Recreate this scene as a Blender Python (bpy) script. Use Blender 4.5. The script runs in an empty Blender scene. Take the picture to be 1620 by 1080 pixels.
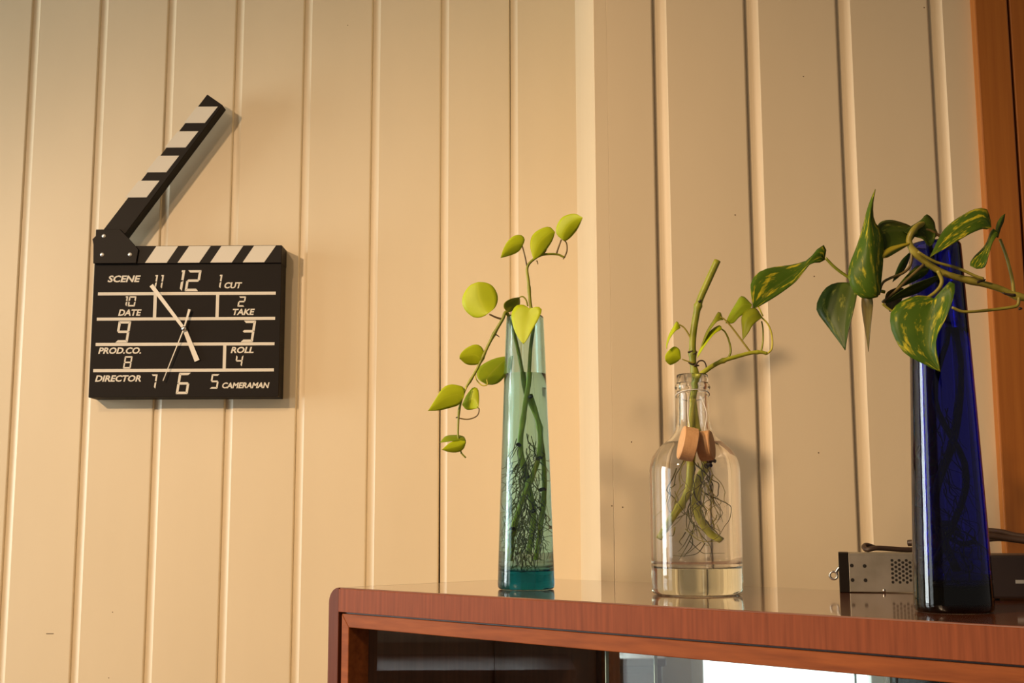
import bpy, bmesh, math, random
from mathutils import Vector, Matrix
random.seed(7)
R = math.radians
SC = bpy.context.scene
COL = SC.collection

# ------------------------------------------------------------------ camera
FPX, PSI, TH, RO = 1977.0, -0.00858, 0.14347, -0.00313
EYE = Vector((0, 0, 1.268))
cf = Vector((math.sin(PSI)*math.cos(TH), math.cos(PSI)*math.cos(TH), math.sin(TH)))
cr0 = Vector((math.cos(PSI), -math.sin(PSI), 0)); cu0 = cr0.cross(cf)
cr = cr0*math.cos(RO) + cu0*math.sin(RO); cu = -cr0*math.sin(RO) + cu0*math.cos(RO)
cam_d = bpy.data.cameras.new('camera'); cam = bpy.data.objects.new('camera', cam_d); COL.objects.link(cam)
cam.matrix_world = Matrix(((cr.x, cu.x, -cf.x, EYE.x), (cr.y, cu.y, -cf.y, EYE.y), (cr.z, cu.z, -cf.z, EYE.z), (0, 0, 0, 1)))
cam_d.sensor_width = 36; cam_d.lens = 36*FPX/1620; cam_d.clip_start = .01
SC.camera = cam

def P(x, y, Y):
    """the point of the room at distance Y (towards the boarded wall) seen at pixel x, y of the photograph"""
    d = cf + cr*((x-810)/FPX) + cu*((540-y)/FPX)
    return EYE + d*(Y/d.y)

# ------------------------------------------------------------------ light
w = bpy.data.worlds.new('world'); SC.world = w; w.use_nodes = True
w.node_tree.nodes['Background'].inputs[0].default_value = (1, .88, .76, 1)
w.node_tree.nodes['Background'].inputs[1].default_value = .16
SC.view_settings.view_transform = 'Standard'; SC.view_settings.look = 'None'
SC.view_settings.exposure = 0; SC.view_settings.gamma = 1; SC.view_settings.use_curve_mapping = False
SC.cycles.use_denoising = True
SC.cycles.max_bounces = 16; SC.cycles.transmission_bounces = 14; SC.cycles.transparent_max_bounces = 16
SC.cycles.glossy_bounces = 8; SC.cycles.diffuse_bounces = 4; SC.cycles.sample_clamp_indirect = 6
SC.cycles.caustics_refractive = True; SC.cycles.caustics_reflective = True; SC.cycles.blur_glossy = .3

XL = -2.8                                            # room side wall with the windows
WINS = ((.20, .85, .12, 2.05, 12), (1.02, 1.80, .95, 2.15, 46))   # y0,y1,z0,z1, daylight watts: glazed door, window
for y0, y1, z0, z1, en in WINS:
    al = bpy.data.lights.new('window_daylight', 'AREA'); al.shape = 'RECTANGLE'
    al.size = z1-z0; al.size_y = y1-y0; al.energy = en; al.color = (.95, .98, 1)
    alo = bpy.data.objects.new('window_daylight', al); COL.objects.link(alo)
    alo.location = (XL-.16, (y0+y1)/2, (z0+z1)/2); alo.rotation_euler = (0, R(-90), 0)

AIM, EN_A, EN_B = Vector((.15, 2.0, .45)), 62, 240         # the ceiling spotlight's two heads (built further down)

# ------------------------------------------------------------------ materials
MATS = {}
def mat(name, col, rough=.5, metal=0, **kw):
    m = bpy.data.materials.new(name); m.use_nodes = True
    b = m.node_tree.nodes['Principled BSDF']
    b.inputs['Base Color'].default_value = (*col, 1); b.inputs['Roughness'].default_value = rough
    b.inputs['Metallic'].default_value = metal
    for k, v in kw.items(): b.inputs[k.replace('_', ' ')].default_value = v
    MATS[name] = m; return m
def nd(m, t, **kw):
    n = m.node_tree.nodes.new(t)
    for k, v in kw.items(): setattr(n, k, v)
    return n
def lk(m, a, b): m.node_tree.links.new(a, b)
def bsdf(m): return m.node_tree.nodes['Principled BSDF']
def noise_col(m, c1, c2, scale=(1, 1, 1), ns=8, detail=4, lo=.35, hi=.65, coord='Object', rnd=0):
    tc = nd(m, 'ShaderNodeTexCoord'); mp = nd(m, 'ShaderNodeMapping'); mp.inputs['Scale'].default_value = scale
    nz = nd(m, 'ShaderNodeTexNoise'); nz.inputs['Scale'].default_value = ns; nz.inputs['Detail'].default_value = detail
    rp = nd(m, 'ShaderNodeValToRGB'); rp.color_ramp.elements[0].position = lo; rp.color_ramp.elements[1].position = hi
    rp.color_ramp.elements[0].color = (*c1, 1); rp.color_ramp.elements[1].color = (*c2, 1)
    lk(m, tc.outputs[coord], mp.inputs['Vector']); lk(m, mp.outputs[0], nz.inputs['Vector'])
    if rnd:
        oi = nd(m, 'ShaderNodeObjectInfo'); nz.noise_dimensions = '4D'
        mu = nd(m, 'ShaderNodeMath', operation='MULTIPLY'); mu.inputs[1].default_value = 40
        lk(m, oi.outputs['Random'], mu.inputs[0]); lk(m, mu.outputs[0], nz.inputs['W'])
    lk(m, nz.outputs['Fac'], rp.inputs['Fac']); lk(m, rp.outputs['Color'], bsdf(m).inputs['Base Color'])
    return nz, rp
def add_bump(m, scale, strength, dist=.001, stretch=(1, 1, 1)):
    tc = nd(m, 'ShaderNodeTexCoord'); mp = nd(m, 'ShaderNodeMapping'); mp.inputs['Scale'].default_value = stretch
    nz = nd(m, 'ShaderNodeTexNoise'); nz.inputs['Scale'].default_value = scale; nz.inputs['Detail'].default_value = 3
    bp = nd(m, 'ShaderNodeBump'); bp.inputs['Strength'].default_value = strength; bp.inputs['Distance'].default_value = dist
    lk(m, tc.outputs['Object'], mp.inputs['Vector']); lk(m, mp.outputs[0], nz.inputs['Vector'])
    lk(m, nz.outputs['Fac'], bp.inputs['Height']); lk(m, bp.outputs['Normal'], bsdf(m).inputs['Normal'])

m = mat('cream_paint', (.76, .63, .42), .42); noise_col(m, (.735, .608, .405), (.785, .652, .44), (3, 3, .8), 2.2, 3, .3, .7, rnd=1)
add_bump(m, 60, .12, .0006, (1, 1, .15))
m = mat('wall_backing', (.05, .03, .02), .9)
m = mat('plain_plaster', (.62, .55, .45), .8); noise_col(m, (.58, .51, .42), (.64, .57, .47), ns=3)
m = mat('floor_boards', (.16, .08, .04), .35); noise_col(m, (.12, .055, .025), (.2, .1, .05), (12, 1, 1), 6)
def wood(name, c1, c2, rough, stretch, coat=0, ns=9):
    m = mat(name, c1, rough, Coat_Weight=coat, Coat_Roughness=.06); noise_col(m, c1, c2, stretch, ns, 6, .3, .72)
    add_bump(m, 50, .08, .0004, stretch); return m
wood('red_wood_top', (.15, .042, .016), (.24, .07, .028), .28, (1, 14, 14), 1.0); bsdf(MATS['red_wood_top']).inputs['Coat IOR'].default_value = 1.8
wood('red_wood_edge', (.17, .040, .010), (.27, .068, .02), .5, (26, 3, 1.4), 0)
wood('red_wood_upright', (.10, .026, .010), (.15, .04, .016), .5, (22, 22, 1), 0)
wood('red_wood_frame', (.20, .050, .010), (.31, .085, .017), .5, (2, 20, 20), 0)
for q in ('red_wood_edge', 'red_wood_upright', 'red_wood_frame'): bsdf(MATS[q]).inputs['Specular IOR Level'].default_value = .16
wood('inner_wood', (.14, .055, .025), (.2, .08, .036), .5, (20, 20, 1))
wood('dark_wood', (.05, .017, .008), (.085, .028, .012), .45, (20, 20, 1))
wood('orange_wood', (.37, .115, .012), (.47, .16, .02), .38, (30, 30, .8), .15, 5)
wood('pale_wood', (.62, .33, .14), (.74, .43, .2), .6, (1, 8, 8), 0, 60)
mat('black_plastic', (.010, .007, .005), .5, Specular_IOR_Level=.15); mat('black_board', (.011, .0075, .005), .6, Specular_IOR_Level=.15)
mat('clock_white', (.72, .66, .54), .55); mat('hand_white', (.78, .72, .6), .4)
mat('steel', (.62, .6, .57), .3, 1)
m = mat('galvanised', (.36, .33, .27), .45, .8); noise_col(m, (.31, .29, .235), (.4, .37, .31), ns=40)
mat('screw_steel', (.85, .83, .78), .35, .7)
mat('nail_dark', (.16, .10, .05), .8)
mat('hole_black', (.008, .007, .006), .9)
mat('brown_cable', (.05, .028, .018), .45); mat('black_box', (.02, .012, .010), .45); mat('grey_label', (.3, .3, .28), .5)
mat('mirror', (.86, .88, .88), .015, 1)
mat('white_paint', (.8, .8, .78), .4); mat('table_cloth', (.85, .85, .85), .8); mat('dark_leather', (.02, .018, .02), .4)
mat('lamp_metal', (.05, .05, .05), .4); mat('cord', (.75, .7, .6), .7)
m = mat('bulb', (1, 1, 1), .4); bsdf(m).inputs['Emission Color'].default_value = (1, .72, .42, 1); bsdf(m).inputs['Emission Strength'].default_value = 8

def glass(name, sigma=None, ior=1.5, rough=0.0, tint=(1, 1, 1)):
    m = mat(name, tint, rough, IOR=ior, Transmission_Weight=1.0)
    if sigma:
        s = max(sigma); va = nd(m, 'ShaderNodeVolumeAbsorption')
        va.inputs['Density'].default_value = s
        va.inputs['Color'].default_value = (*[1-q/s for q in sigma], 1)
        lk(m, va.outputs[0], m.node_tree.nodes['Material Output'].inputs['Volume'])
    return m
glass('green_glass', (110, 36, 27)); glass('blue_glass', (900, 850, 190)); glass('clear_glass', (1.2, .5, 1.8))
glass('water', None, 1.33); glass('green_water', (5, .6, 2), 1.33)
m = mat('pane', (.9, .95, .93), .0)                     # flat sheet glass: clear with a mirror sheen
b = bsdf(m); tr = nd(m, 'ShaderNodeBsdfTransparent'); tr.inputs[0].default_value = (.965, .985, .975, 1)
gl = nd(m, 'ShaderNodeBsdfGlossy'); gl.inputs['Roughness'].default_value = .01
fr = nd(m, 'ShaderNodeFresnel'); fr.inputs['IOR'].default_value = 1.5
ge = nd(m, 'ShaderNodeNewGeometry'); fb = nd(m, 'ShaderNodeMath', operation='SUBTRACT'); fb.inputs[0].default_value = 1; lk(m, ge.outputs['Backfacing'], fb.inputs[1])
fm = nd(m, 'ShaderNodeMath', operation='MULTIPLY'); lk(m, fr.outputs[0], fm.inputs[0]); lk(m, fb.outputs[0], fm.inputs[1])   # only the outer face of a sheet reflects
mx = nd(m, 'ShaderNodeMixShader'); lk(m, fm.outputs[0], mx.inputs[0]); lk(m, tr.outputs[0], mx.inputs[1]); lk(m, gl.outputs[0], mx.inputs[2])
lk(m, mx.outputs[0], m.node_tree.nodes['Material Output'].inputs['Surface'])
mat('pane_edge', (.55, .75, .68), .15)

def leaf_mat(name, c1, c2, vein, patch=None, lo=.5, hi=.56, rough=.38, trans=.45, pscale=(2.1, 3.2, 1)):
    m = mat(name, c1, rough); nt = m.node_tree; b = bsdf(m)
    nz, rp = noise_col(m, c1, c2, (1, 1, 1), 45, 3, .3, .7, rnd=1)
    col = rp.outputs['Color']
    if patch:
        tc = nd(m, 'ShaderNodeTexCoord'); mp = nd(m, 'ShaderNodeMapping'); mp.inputs['Scale'].default_value = pscale
        mp.inputs['Rotation'].default_value = (0, 0, .6)
        n2 = nd(m, 'ShaderNodeTexNoise', noise_dimensions='4D'); n2.inputs['Scale'].default_value = 1.7; n2.inputs['Detail'].default_value = 6; n2.inputs['Roughness'].default_value = .62
        oi = nd(m, 'ShaderNodeObjectInfo'); mu = nd(m, 'ShaderNodeMath', operation='MULTIPLY'); mu.inputs[1].default_value = 25
        lk(m, oi.outputs['Random'], mu.inputs[0]); lk(m, mu.outputs[0], n2.inputs['W'])
        lk(m, tc.outputs['UV'], mp.inputs['Vector']); lk(m, mp.outputs[0], n2.inputs['Vector'])
        r2 = nd(m, 'ShaderNodeValToRGB'); r2.color_ramp.elements[0].position = lo; r2.color_ramp.elements[1].position = hi
        lk(m, n2.outputs['Fac'], r2.inputs['Fac'])
        mc = nd(m, 'ShaderNodeMix', data_type='RGBA'); lk(m, r2.outputs['Color'], mc.inputs[0]); lk(m, col, mc.inputs[6])
        mc.inputs[7].default_value = (*patch, 1); col = mc.outputs[2]
    # midrib: |x| small in leaf space
    tc = nd(m, 'ShaderNodeTexCoord'); sx = nd(m, 'ShaderNodeSeparateXYZ'); lk(m, tc.outputs['UV'], sx.inputs[0])
    ab = nd(m, 'ShaderNodeMath', operation='ABSOLUTE'); lk(m, sx.outputs['X'], ab.inputs[0])
    mr = nd(m, 'ShaderNodeMapRange'); mr.inputs['From Min'].default_value = .02; mr.inputs['From Max'].default_value = .09
    mr.inputs['To Min'].default_value = .6; mr.inputs['To Max'].default_value = 0; lk(m, ab.outputs[0], mr.inputs['Value'])
    mv = nd(m, 'ShaderNodeMix', data_type='RGBA'); lk(m, mr.outputs[0], mv.inputs[0]); lk(m, col, mv.inputs[6]); mv.inputs[7].default_value = (*vein, 1)
    lk(m, mv.outputs[2], b.inputs['Base Color'])
    tl = nd(m, 'ShaderNodeBsdfTranslucent'); lk(m, mv.outputs[2], tl.inputs['Color'])
    ms = nd(m, 'ShaderNodeMixShader'); ms.inputs[0].default_value = trans
    lk(m, b.outputs[0], ms.inputs[1]); lk(m, tl.outputs[0], ms.inputs[2]); lk(m, ms.outputs[0], nt.nodes['Material Output'].inputs['Surface'])
    return m
leaf_mat('lime_leaf', (.52, .62, .006), (.62, .72, .010), (.64, .72, .02), rough=.5, trans=.25)
leaf_mat('olive_leaf', (.26, .30, .008), (.36, .40, .012), (.3, .35, .03), rough=.45, trans=.3)
leaf_mat('fresh_leaf', (.30, .42, .010), (.42, .52, .016), (.45, .52, .04), rough=.45, trans=.35)
leaf_mat('variegated_leaf', (.055, .12, .008), (.10, .18, .012), (.16, .22, .03), (.66, .56, .03), .53, .64, .42, .25)
leaf_mat('dark_leaf', (.035, .07, .007), (.075, .11, .010), (.09, .12, .02), (.34, .34, .05), .58, .72, .42, .2)
leaf_mat('yellow_leaf', (.45, .38, .02), (.6, .5, .04), (.5, .42, .03), rough=.45, trans=.3)
for q in ('variegated_leaf', 'dark_leaf'): bsdf(MATS[q]).inputs['Specular IOR Level'].default_value = .22
leaf_mat('brown_leaf', (.10, .075, .012), (.17, .13, .02), (.22, .18, .03), rough=.4, trans=.25)
def stem_mat(name, c1, c2): m = mat(name, c1, .42); noise_col(m, c1, c2, (1, 1, 1), 70, 3, .35, .65)
stem_mat('green_stem', (.20, .23, .014), (.32, .34, .025)); stem_mat('brown_stem', (.10, .06, .018), (.2, .14, .03))
stem_mat('yellow_stem', (.28, .24, .03), (.4, .34, .05)); stem_mat('fresh_stem', (.34, .37, .02), (.46, .47, .04)); stem_mat('water_stem', (.42, .46, .03), (.56, .58, .05)); stem_mat('pale_stem', (.62, .58, .05), (.74, .68, .09))
stem_mat('root', (.13, .10, .02), (.24, .2, .04)); stem_mat('pale_root', (.5, .4, .08), (.62, .5, .14)); mat('node_bark', (.05, .03, .015), .6)

# ------------------------------------------------------------------ helpers
MW = {}
def tag(o, label=None, cat=None, group=None, kind=None):
    for k, v in (('label', label), ('category', cat), ('group', group), ('kind', kind)):
        if v: o[k] = v
    return o
def link(o, parent=None, mw=None):
    mw = mw or Matrix.Identity(4); COL.objects.link(o); MW[o] = mw
    if parent: o.parent = parent; o.matrix_basis = MW[parent].inverted() @ mw
    else: o.matrix_basis = mw
    return o
def thing(name, label, cat, loc, rz=0, group=None):
    o = bpy.data.objects.new(name, None); o.empty_display_size = .05
    link(o, None, Matrix.Translation(Vector(loc)) @ Matrix.Rotation(rz, 4, 'Z')); return tag(o, label, cat, group)
def mesh_obj(name, data, mt, parent=None, mw=None, smooth=False):
    if isinstance(data, bmesh.types.BMesh):
        me = bpy.data.meshes.new(name); data.to_mesh(me); data.free()
    elif isinstance(data, bpy.types.Mesh): me = data
    else:
        me = bpy.data.meshes.new(name); me.from_pydata(*[data[0], [], data[1]]); me.validate(); b2 = bmesh.new(); b2.from_mesh(me); bmesh.ops.remove_doubles(b2, verts=b2.verts[:], dist=1e-6); b2.to_mesh(me); b2.free()
    if not me.materials:
        me.materials.append(MATS[mt])
    if smooth:
        me.polygons.foreach_set('use_smooth', [True]*len(me.polygons))
    me.update()
    return link(bpy.data.objects.new(name, me), parent, mw)
def box(x0, x1, y0, y1, z0, z1, bev=0, seg=2):
    bm = bmesh.new(); bmesh.ops.create_cube(bm, size=1)
    for v in bm.verts: v.co = Vector(((x0+x1)/2+v.co.x*(x1-x0), (y0+y1)/2+v.co.y*(y1-y0), (z0+z1)/2+v.co.z*(z1-z0)))
    if bev: bmesh.ops.bevel(bm, geom=bm.edges[:], offset=bev, segments=seg, affect='EDGES', profile=.5)
    return bm
def prism(pts, y0, y1, bev=0):
    """polygon in x,z pushed through y0..y1"""
    bm = bmesh.new(); a = [bm.verts.new((p[0], y0, p[1])) for p in pts]; c = [bm.verts.new((p[0], y1, p[1])) for p in pts]
    n = len(pts); bm.faces.new(a); bm.faces.new(c[::-1])
    for i in range(n): bm.faces.new((a[i], c[i], c[(i+1) % n], a[(i+1) % n]))
    bmesh.ops.recalc_face_normals(bm, faces=bm.faces[:])
    if bev: bmesh.ops.bevel(bm, geom=bm.edges[:], offset=bev, segments=2, affect='EDGES', profile=.5)
    return bm
def lathe(prof, n=64, closed=True):
    """profile of (r,z); ends at r=0 become poles; closed profile walks outside then inside"""
    vs, fs = [], []; rings = []
    for r, z in prof:
        if r < 1e-7: rings.append([len(vs)]); vs.append((0, 0, z))
        else:
            rings.append(list(range(len(vs), len(vs)+n)))
            vs += [(r*math.cos(2*math.pi*i/n), r*math.sin(2*math.pi*i/n), z) for i in range(n)]
    for a, c in zip(rings, rings[1:]):
        for i in range(n):
            j = (i+1) % n
            if len(a) == 1 and len(c) == 1: continue
            if len(a) == 1: fs.append((a[0], c[j], c[i]))
            elif len(c) == 1: fs.append((a[i], a[j], c[0]))
            else: fs.append((a[i], a[j], c[j], c[i]))
    bm = bmesh.new(); bv = [bm.verts.new(v) for v in vs]
    for f in fs: bm.faces.new([bv[i] for i in f])
    bmesh.ops.recalc_face_normals(bm, faces=bm.faces[:])
    return bm
def spline(pts, sub=6):
    pts = [Vector(p) for p in pts]
    if len(pts) < 3: return pts
    q = [pts[0]*2-pts[1]] + pts + [pts[-1]*2-pts[-2]]; out = []
    for i in range(1, len(q)-2):
        a, b_, c, d = q[i-1:i+3]
        for k in range(sub):
            t = k/sub
            out.append(.5*((2*b_)+(c-a)*t+(2*a-5*b_+4*c-d)*t*t+(3*b_-a-3*c+d)*t**3))
    return out+[pts[-1]]
def tube(bm, pts, r0, r1=None, n=7, sub=6, bumps=None):
    r1 = r0 if r1 is None else r1; c = spline(pts, sub); m_ = len(c); rings = []
    up = Vector((.31, .83, .46))
    for i, p in enumerate(c):
        t = (c[min(i+1, m_-1)]-c[max(i-1, 0)])
        if t.length < 1e-9: t = Vector((0, 0, 1))
        t.normalize(); s = t.cross(up)
        if s.length < 1e-4: s = t.cross(Vector((1, 0, 0)))
        s.normalize(); u = s.cross(t); up = u if i else u
        f = i/(m_-1); r = r0+(r1-r0)*f
        if bumps:
            for fb in bumps: r *= 1+.35*math.exp(-((f-fb)/.018)**2)
        rings.append([bm.verts.new(p+s*(r*math.cos(2*math.pi*k/n))+u*(r*math.sin(2*math.pi*k/n))) for k in range(n)])
    for a, b_ in zip(rings, rings[1:]):
        for k in range(n): bm.faces.new((a[k], a[(k+1) % n], b_[(k+1) % n], b_[k]))
    bm.faces.new(rings[0][::-1]); bm.faces.new(rings[-1])
    return bm
def tube_obj(name, pts, r0, r1, mt, parent, **kw):
    bm = bmesh.new(); tube(bm, pts, r0, r1, **kw); bmesh.ops.recalc_face_normals(bm, faces=bm.faces[:])
    return mesh_obj(name, bm, mt, parent, None, True)
def px(pts, Y):
    """pixel polyline -> points; an entry may carry its own distance as a third number"""
    return [P(p[0], p[1], p[2] if len(p) > 2 else Y) for p in pts]

# ------------------------------------------------------------------ the room
ZL, ZR, BW, X0, X1, XC = 2.057, 1.535, .11826, -.84776, .16907, .09294
CEIL = 2.7
def board_mesh(width, cove=.0135, deep=.0036, gaps=((0, 0), (CEIL, 0)), thick=.016, flush=False):
    """beaded lining board: a cove runs up its left edge, the right edge is square; front at y=0 facing -y.
    gaps: (height, width of the shrinkage crack along the left edge)"""
    bm = bmesh.new(); rings = []
    for z, gap in gaps:
        if cove: prof = [(gap, thick), (gap, deep)] + [(gap+(cove-gap)*t, deep*(1-t**2.6)) for t in (.2, .4, .55, .65, .75, .82, .88, .94, 1)]
        else: prof = [(gap, thick), (gap, .0003), (gap+.0004, 0)]
        prof += [(width, 0), (width, thick)] if flush else [(width-.0026, 0), (width-.0016, .0003), (width-.0007, .0010), (width-.0001, .0022), (width, .0035), (width, thick)]
        rings.append([bm.verts.new((x, y, z)) for x, y in prof])
    n = len(rings[0])
    for a, b_ in zip(rings, rings[1:]):
        for k in range(n): bm.faces.new((a[k], a[(k+1) % n], b_[(k+1) % n], b_[k]))
    bm.faces.new(rings[0][::-1]); bm.faces.new(rings[-1])
    bmesh.ops.recalc_face_normals(bm, faces=bm.faces[:])
    me = bpy.data.meshes.new('board'); bm.to_mesh(me); bm.free(); me.materials.append(MATS['cream_paint']); return me
wall_back = tag(mesh_obj('wall_back', box(XL-.1, XC+.1, ZL+.0165, ZL+.1, 0, CEIL), 'wall_backing'), kind='structure')
plain = board_mesh(BW); cracked = board_mesh(BW, gaps=((0, .0026), (1.2, .0026), (1.50, .0018), (1.76, .0002), (CEIL, 0)))
for i in range(-17, 8):
    x = X0+BW*i
    if x < XL+.002: continue
    me = board_mesh(XC-x, flush=True, gaps=((0, 0), (1.75, 0), (2.0, .0011), (CEIL, .0016))) if i == 7 else (cracked if i == 6 else plain)
    mesh_obj('board', me, 'cream_paint', wall_back, Matrix.Translation((x, ZL, 0)))
wall_mid = tag(mesh_obj('wall_middle', box(XC+.016, XC+.06, ZR+.02, ZL+.01, 0, CEIL), 'wall_backing'), kind='structure')
mesh_obj('return_board', box(XC, XC+.0155, ZR+.0162, ZL, 0, CEIL), 'cream_paint', wall_mid)
wall_right = tag(mesh_obj('wall_right', box(XC+.062, 2.2, ZR+.0165, ZR+.1, 0, CEIL), 'wall_backing'), kind='structure')
def wx(x, y, Y): return P(x, y, Y).x
XK = wx(959, 20, ZR); XD = wx(1541, 20, ZR-.012)
mesh_obj('corner_board', board_mesh(XK-XC, 0, flush=True), 'cream_paint', wall_right, Matrix.Translation((XC, ZR, 0)))
mesh_obj('board', board_mesh(X1-XK, 0, gaps=((0, .0007), (1.22, .0006), (1.35, .0001), (1.9, .0001), (2.02, .0005), (CEIL, .0008))), 'cream_paint', wall_right, Matrix.Translation((XK, ZR, 0)))
wide = board_mesh(BW, .0180, .0056)
for j in range(3): mesh_obj('board', wide, 'cream_paint', wall_right, Matrix.Translation((X1+BW*j, ZR, 0)))
mesh_obj('board', board_mesh(XD+.004-X1-3*BW, .0180, .0056), 'cream_paint', wall_right, Matrix.Translation((X1+3*BW, ZR, 0)))
for x, y, Yw, par in ((178, 968, ZL, 0), (172, 1072, ZL, 0), (550, 40, ZL, 0), (968, 800, ZR, 1), (985, 802, ZR, 1), (999, 699, ZR, 1), (1163, 340, ZR, 1), (1271, 121, ZR, 1), (1462, 12, ZR, 1), (1288, 437, ZR, 1), (1295, 716, ZR, 1)):
    mesh_obj('nail_mark', lathe([(0, .0003), (.0007, .0003), (.0009, 0), (0, 0)], 8), 'nail_dark', (wall_back, wall_right)[par], Matrix.Translation(P(x, y, Yw)) @ Matrix.Rotation(R(90), 4, 'X'))
q_ = P(79, 1002, ZL); mesh_obj('scuff_mark', box(q_.x-.006, q_.x+.006, ZL-.0003, ZL+.0002, q_.z-.0006, q_.z+.0006), 'nail_dark', wall_back)
# varnished door surround at the right
XE = wx(1598, 20, ZR-.012)
tr1 = tag(mesh_obj('trim_1', box(XD, XE-.0035, ZR-.014, ZR+.0165, 0, CEIL, .002), 'orange_wood'), kind='structure')
d1 = tag(mesh_obj('door_1', box(XE, XE+.76, ZR-.010, ZR+.0165, 0, 2.1, .002), 'orange_wood'), kind='structure')
mesh_obj('door_panel', box(XE+.09, XE+.67, ZR-.0145, ZR-.0095, .25, .95, .004), 'orange_wood', d1)
mesh_obj('door_panel', box(XE+.09, XE+.67, ZR-.0145, ZR-.0095, 1.1, 1.98, .004), 'orange_wood', d1)
tag(mesh_obj('trim_2', box(XE, XE+.76, ZR-.014, ZR+.0165, 2.103, CEIL, .002), 'orange_wood'), kind='structure')
tag(mesh_obj('floor', box(XL-.1, 2.2, -2.2, ZL+.1, -.06, 0), 'floor_boards'), kind='structure')
tag(mesh_obj('ceiling', box(XL-.1, 2.2, -2.2, ZL+.1, CEIL, CEIL+.06), 'plain_plaster'), kind='structure')
# side wall with its glazed door and window (outside the frame, seen in the cabinet's mirror)
wl = bmesh.new(); wy = -2.2
def wl_add(*a):
    t_ = box(XL-.1, XL, *a); me = bpy.data.meshes.new('t'); t_.to_mesh(me); t_.free(); wl.from_mesh(me); bpy.data.meshes.remove(me)
for y0, y1, z0, z1, en in WINS:
    wl_add(wy, y0, 0, CEIL); wl_add(y0, y1, 0, z0); wl_add(y0, y1, z1, CEIL); wy = y1
wl_add(wy, ZL+.1, 0, CEIL)
tag(mesh_obj('wall_left', wl, 'plain_plaster'), kind='structure')
for k, (y0, y1, z0, z1, en) in enumerate(WINS):
    win = tag(mesh_obj('window_%d' % (k+1), box(XL-.02, XL+.03, y0-.05, y1+.05, z0-.05, z0, .004), 'white_paint'), kind='structure')
    for a in ((y0, y0+.045, z0, z1), (y1-.045, y1, z0, z1), (y0+.045, y1-.045, z1-.045, z1)):
        mesh_obj('frame_bar', box(XL-.07, XL-.02, *a, .003), 'white_paint', win)
    mesh_obj('pane', box(XL-.05, XL-.046, y0+.045, y1-.045, z0, z1-.045), 'pane', win)

# ------------------------------------------------------------------ display cabinet
CA = .77534; HT = 1.2
tx, nx_ = Vector((math.cos(CA), -math.sin(CA), 0)), Vector((math.sin(CA), math.cos(CA), 0))
SIDE = .0175                                              # thickness of the sides
corner = Vector((-.1953, 1.3434, 0)) - tx*SIDE
# width: the right end of the opening shows at pixel 1612
o = P(1612, 1075, 1.0)-EYE; den = o.x*tx.y-o.y*tx.x
WID = (corner.x*o.y-corner.y*o.x)/den + .034
DEP = .3062; TOPT = .0250
cab = thing('display_cabinet', 'low reddish brown wooden display cabinet with glass sliding doors and mirrored back', 'cabinet', corner, -CA)
cm = MW[cab]
def cpart(name, bm, mt, par=None, smooth=False): return mesh_obj(name, bm, mt, par or cab, cm, smooth)
rad = .0165
arc = [(rad-rad*math.cos(a*math.pi/2/8), HT-rad+rad*math.sin(a*math.pi/2/8)) for a in range(9)]
LEG = .12
cpart('side_panel', prism([(0, LEG)]+arc+[(SIDE-.0002, HT), (SIDE-.0002, LEG)], 0, DEP, .0006), 'red_wood_upright')
cpart('side_panel', prism([(WID-a, b_) for a, b_ in [(0, LEG)]+arc+[(SIDE-.0002, HT), (SIDE-.0002, LEG)]], 0, DEP, .0006), 'red_wood_upright')
cpart('top_panel', box(SIDE, WID-SIDE, .0006, DEP, HT-TOPT, HT, .0012), 'red_wood_top')
cpart('top_edge', box(SIDE, WID-SIDE, -.0006, .0006, HT-TOPT, HT-.0012, .0004, 1), 'red_wood_edge')
# inner frame, mitred, standing a little behind the edge
a0, a1 = SIDE+.0022, WID-SIDE-.0022; z1 = HT-TOPT-.0018; st = .0125; rl = .0138; z0 = LEG+.03
cpart('frame_rail', prism([(a0, z1), (a1, z1), (a1-st, z1-rl), (a0+st, z1-rl)], .0025, .03, .0007), 'red_wood_frame')
cpart('frame_stile', prism([(a0, z0), (a0, z1-.0004), (a0+st-.0004, z1-rl), (a0+st-.0004, z0)], .0025, .03, .0007), 'red_wood_frame')
cpart('frame_stile', prism([(a1, z0), (a1, z1-.0004), (a1-st+.0004, z1-rl), (a1-st+.0004, z0)], .0025, .03, .0007), 'red_wood_frame')
for xa, xb, za, zb in ((a0-.0022, a1+.0022, z1-.006, HT-TOPT), (a0-.0022, a0+.005, z0, z1-.006), (a1-.005, a1+.0022, z0, z1-.006)):
    cpart('gap_backing', box(xa, xb, .0301, .036, za, zb), 'dark_wood'); cpart('gap_backing', box(xa, xb if xb-xa > .1 else xb, .006, .0300, (za+.0042 if xb-xa > .1 else za), zb), 'dark_wood') if xb-xa > .1 else None  # dark backing added so no bright mirror shows through the frame gap
cpart('bottom_panel', box(SIDE, WID-SIDE, .002, DEP, LEG, LEG+.03, .001), 'red_wood_top')
cpart('back_panel', box(SIDE, WID-SIDE, .2262, .240, LEG+.03, HT-TOPT), 'inner_wood')
cpart('inner_side', box(SIDE, SIDE+.003, .031, .226, LEG+.03, HT-TOPT), 'inner_wood')
cpart('inner_side', box(WID-SIDE-.003, WID-SIDE, .031, .226, LEG+.03, HT-TOPT), 'inner_wood')
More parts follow.
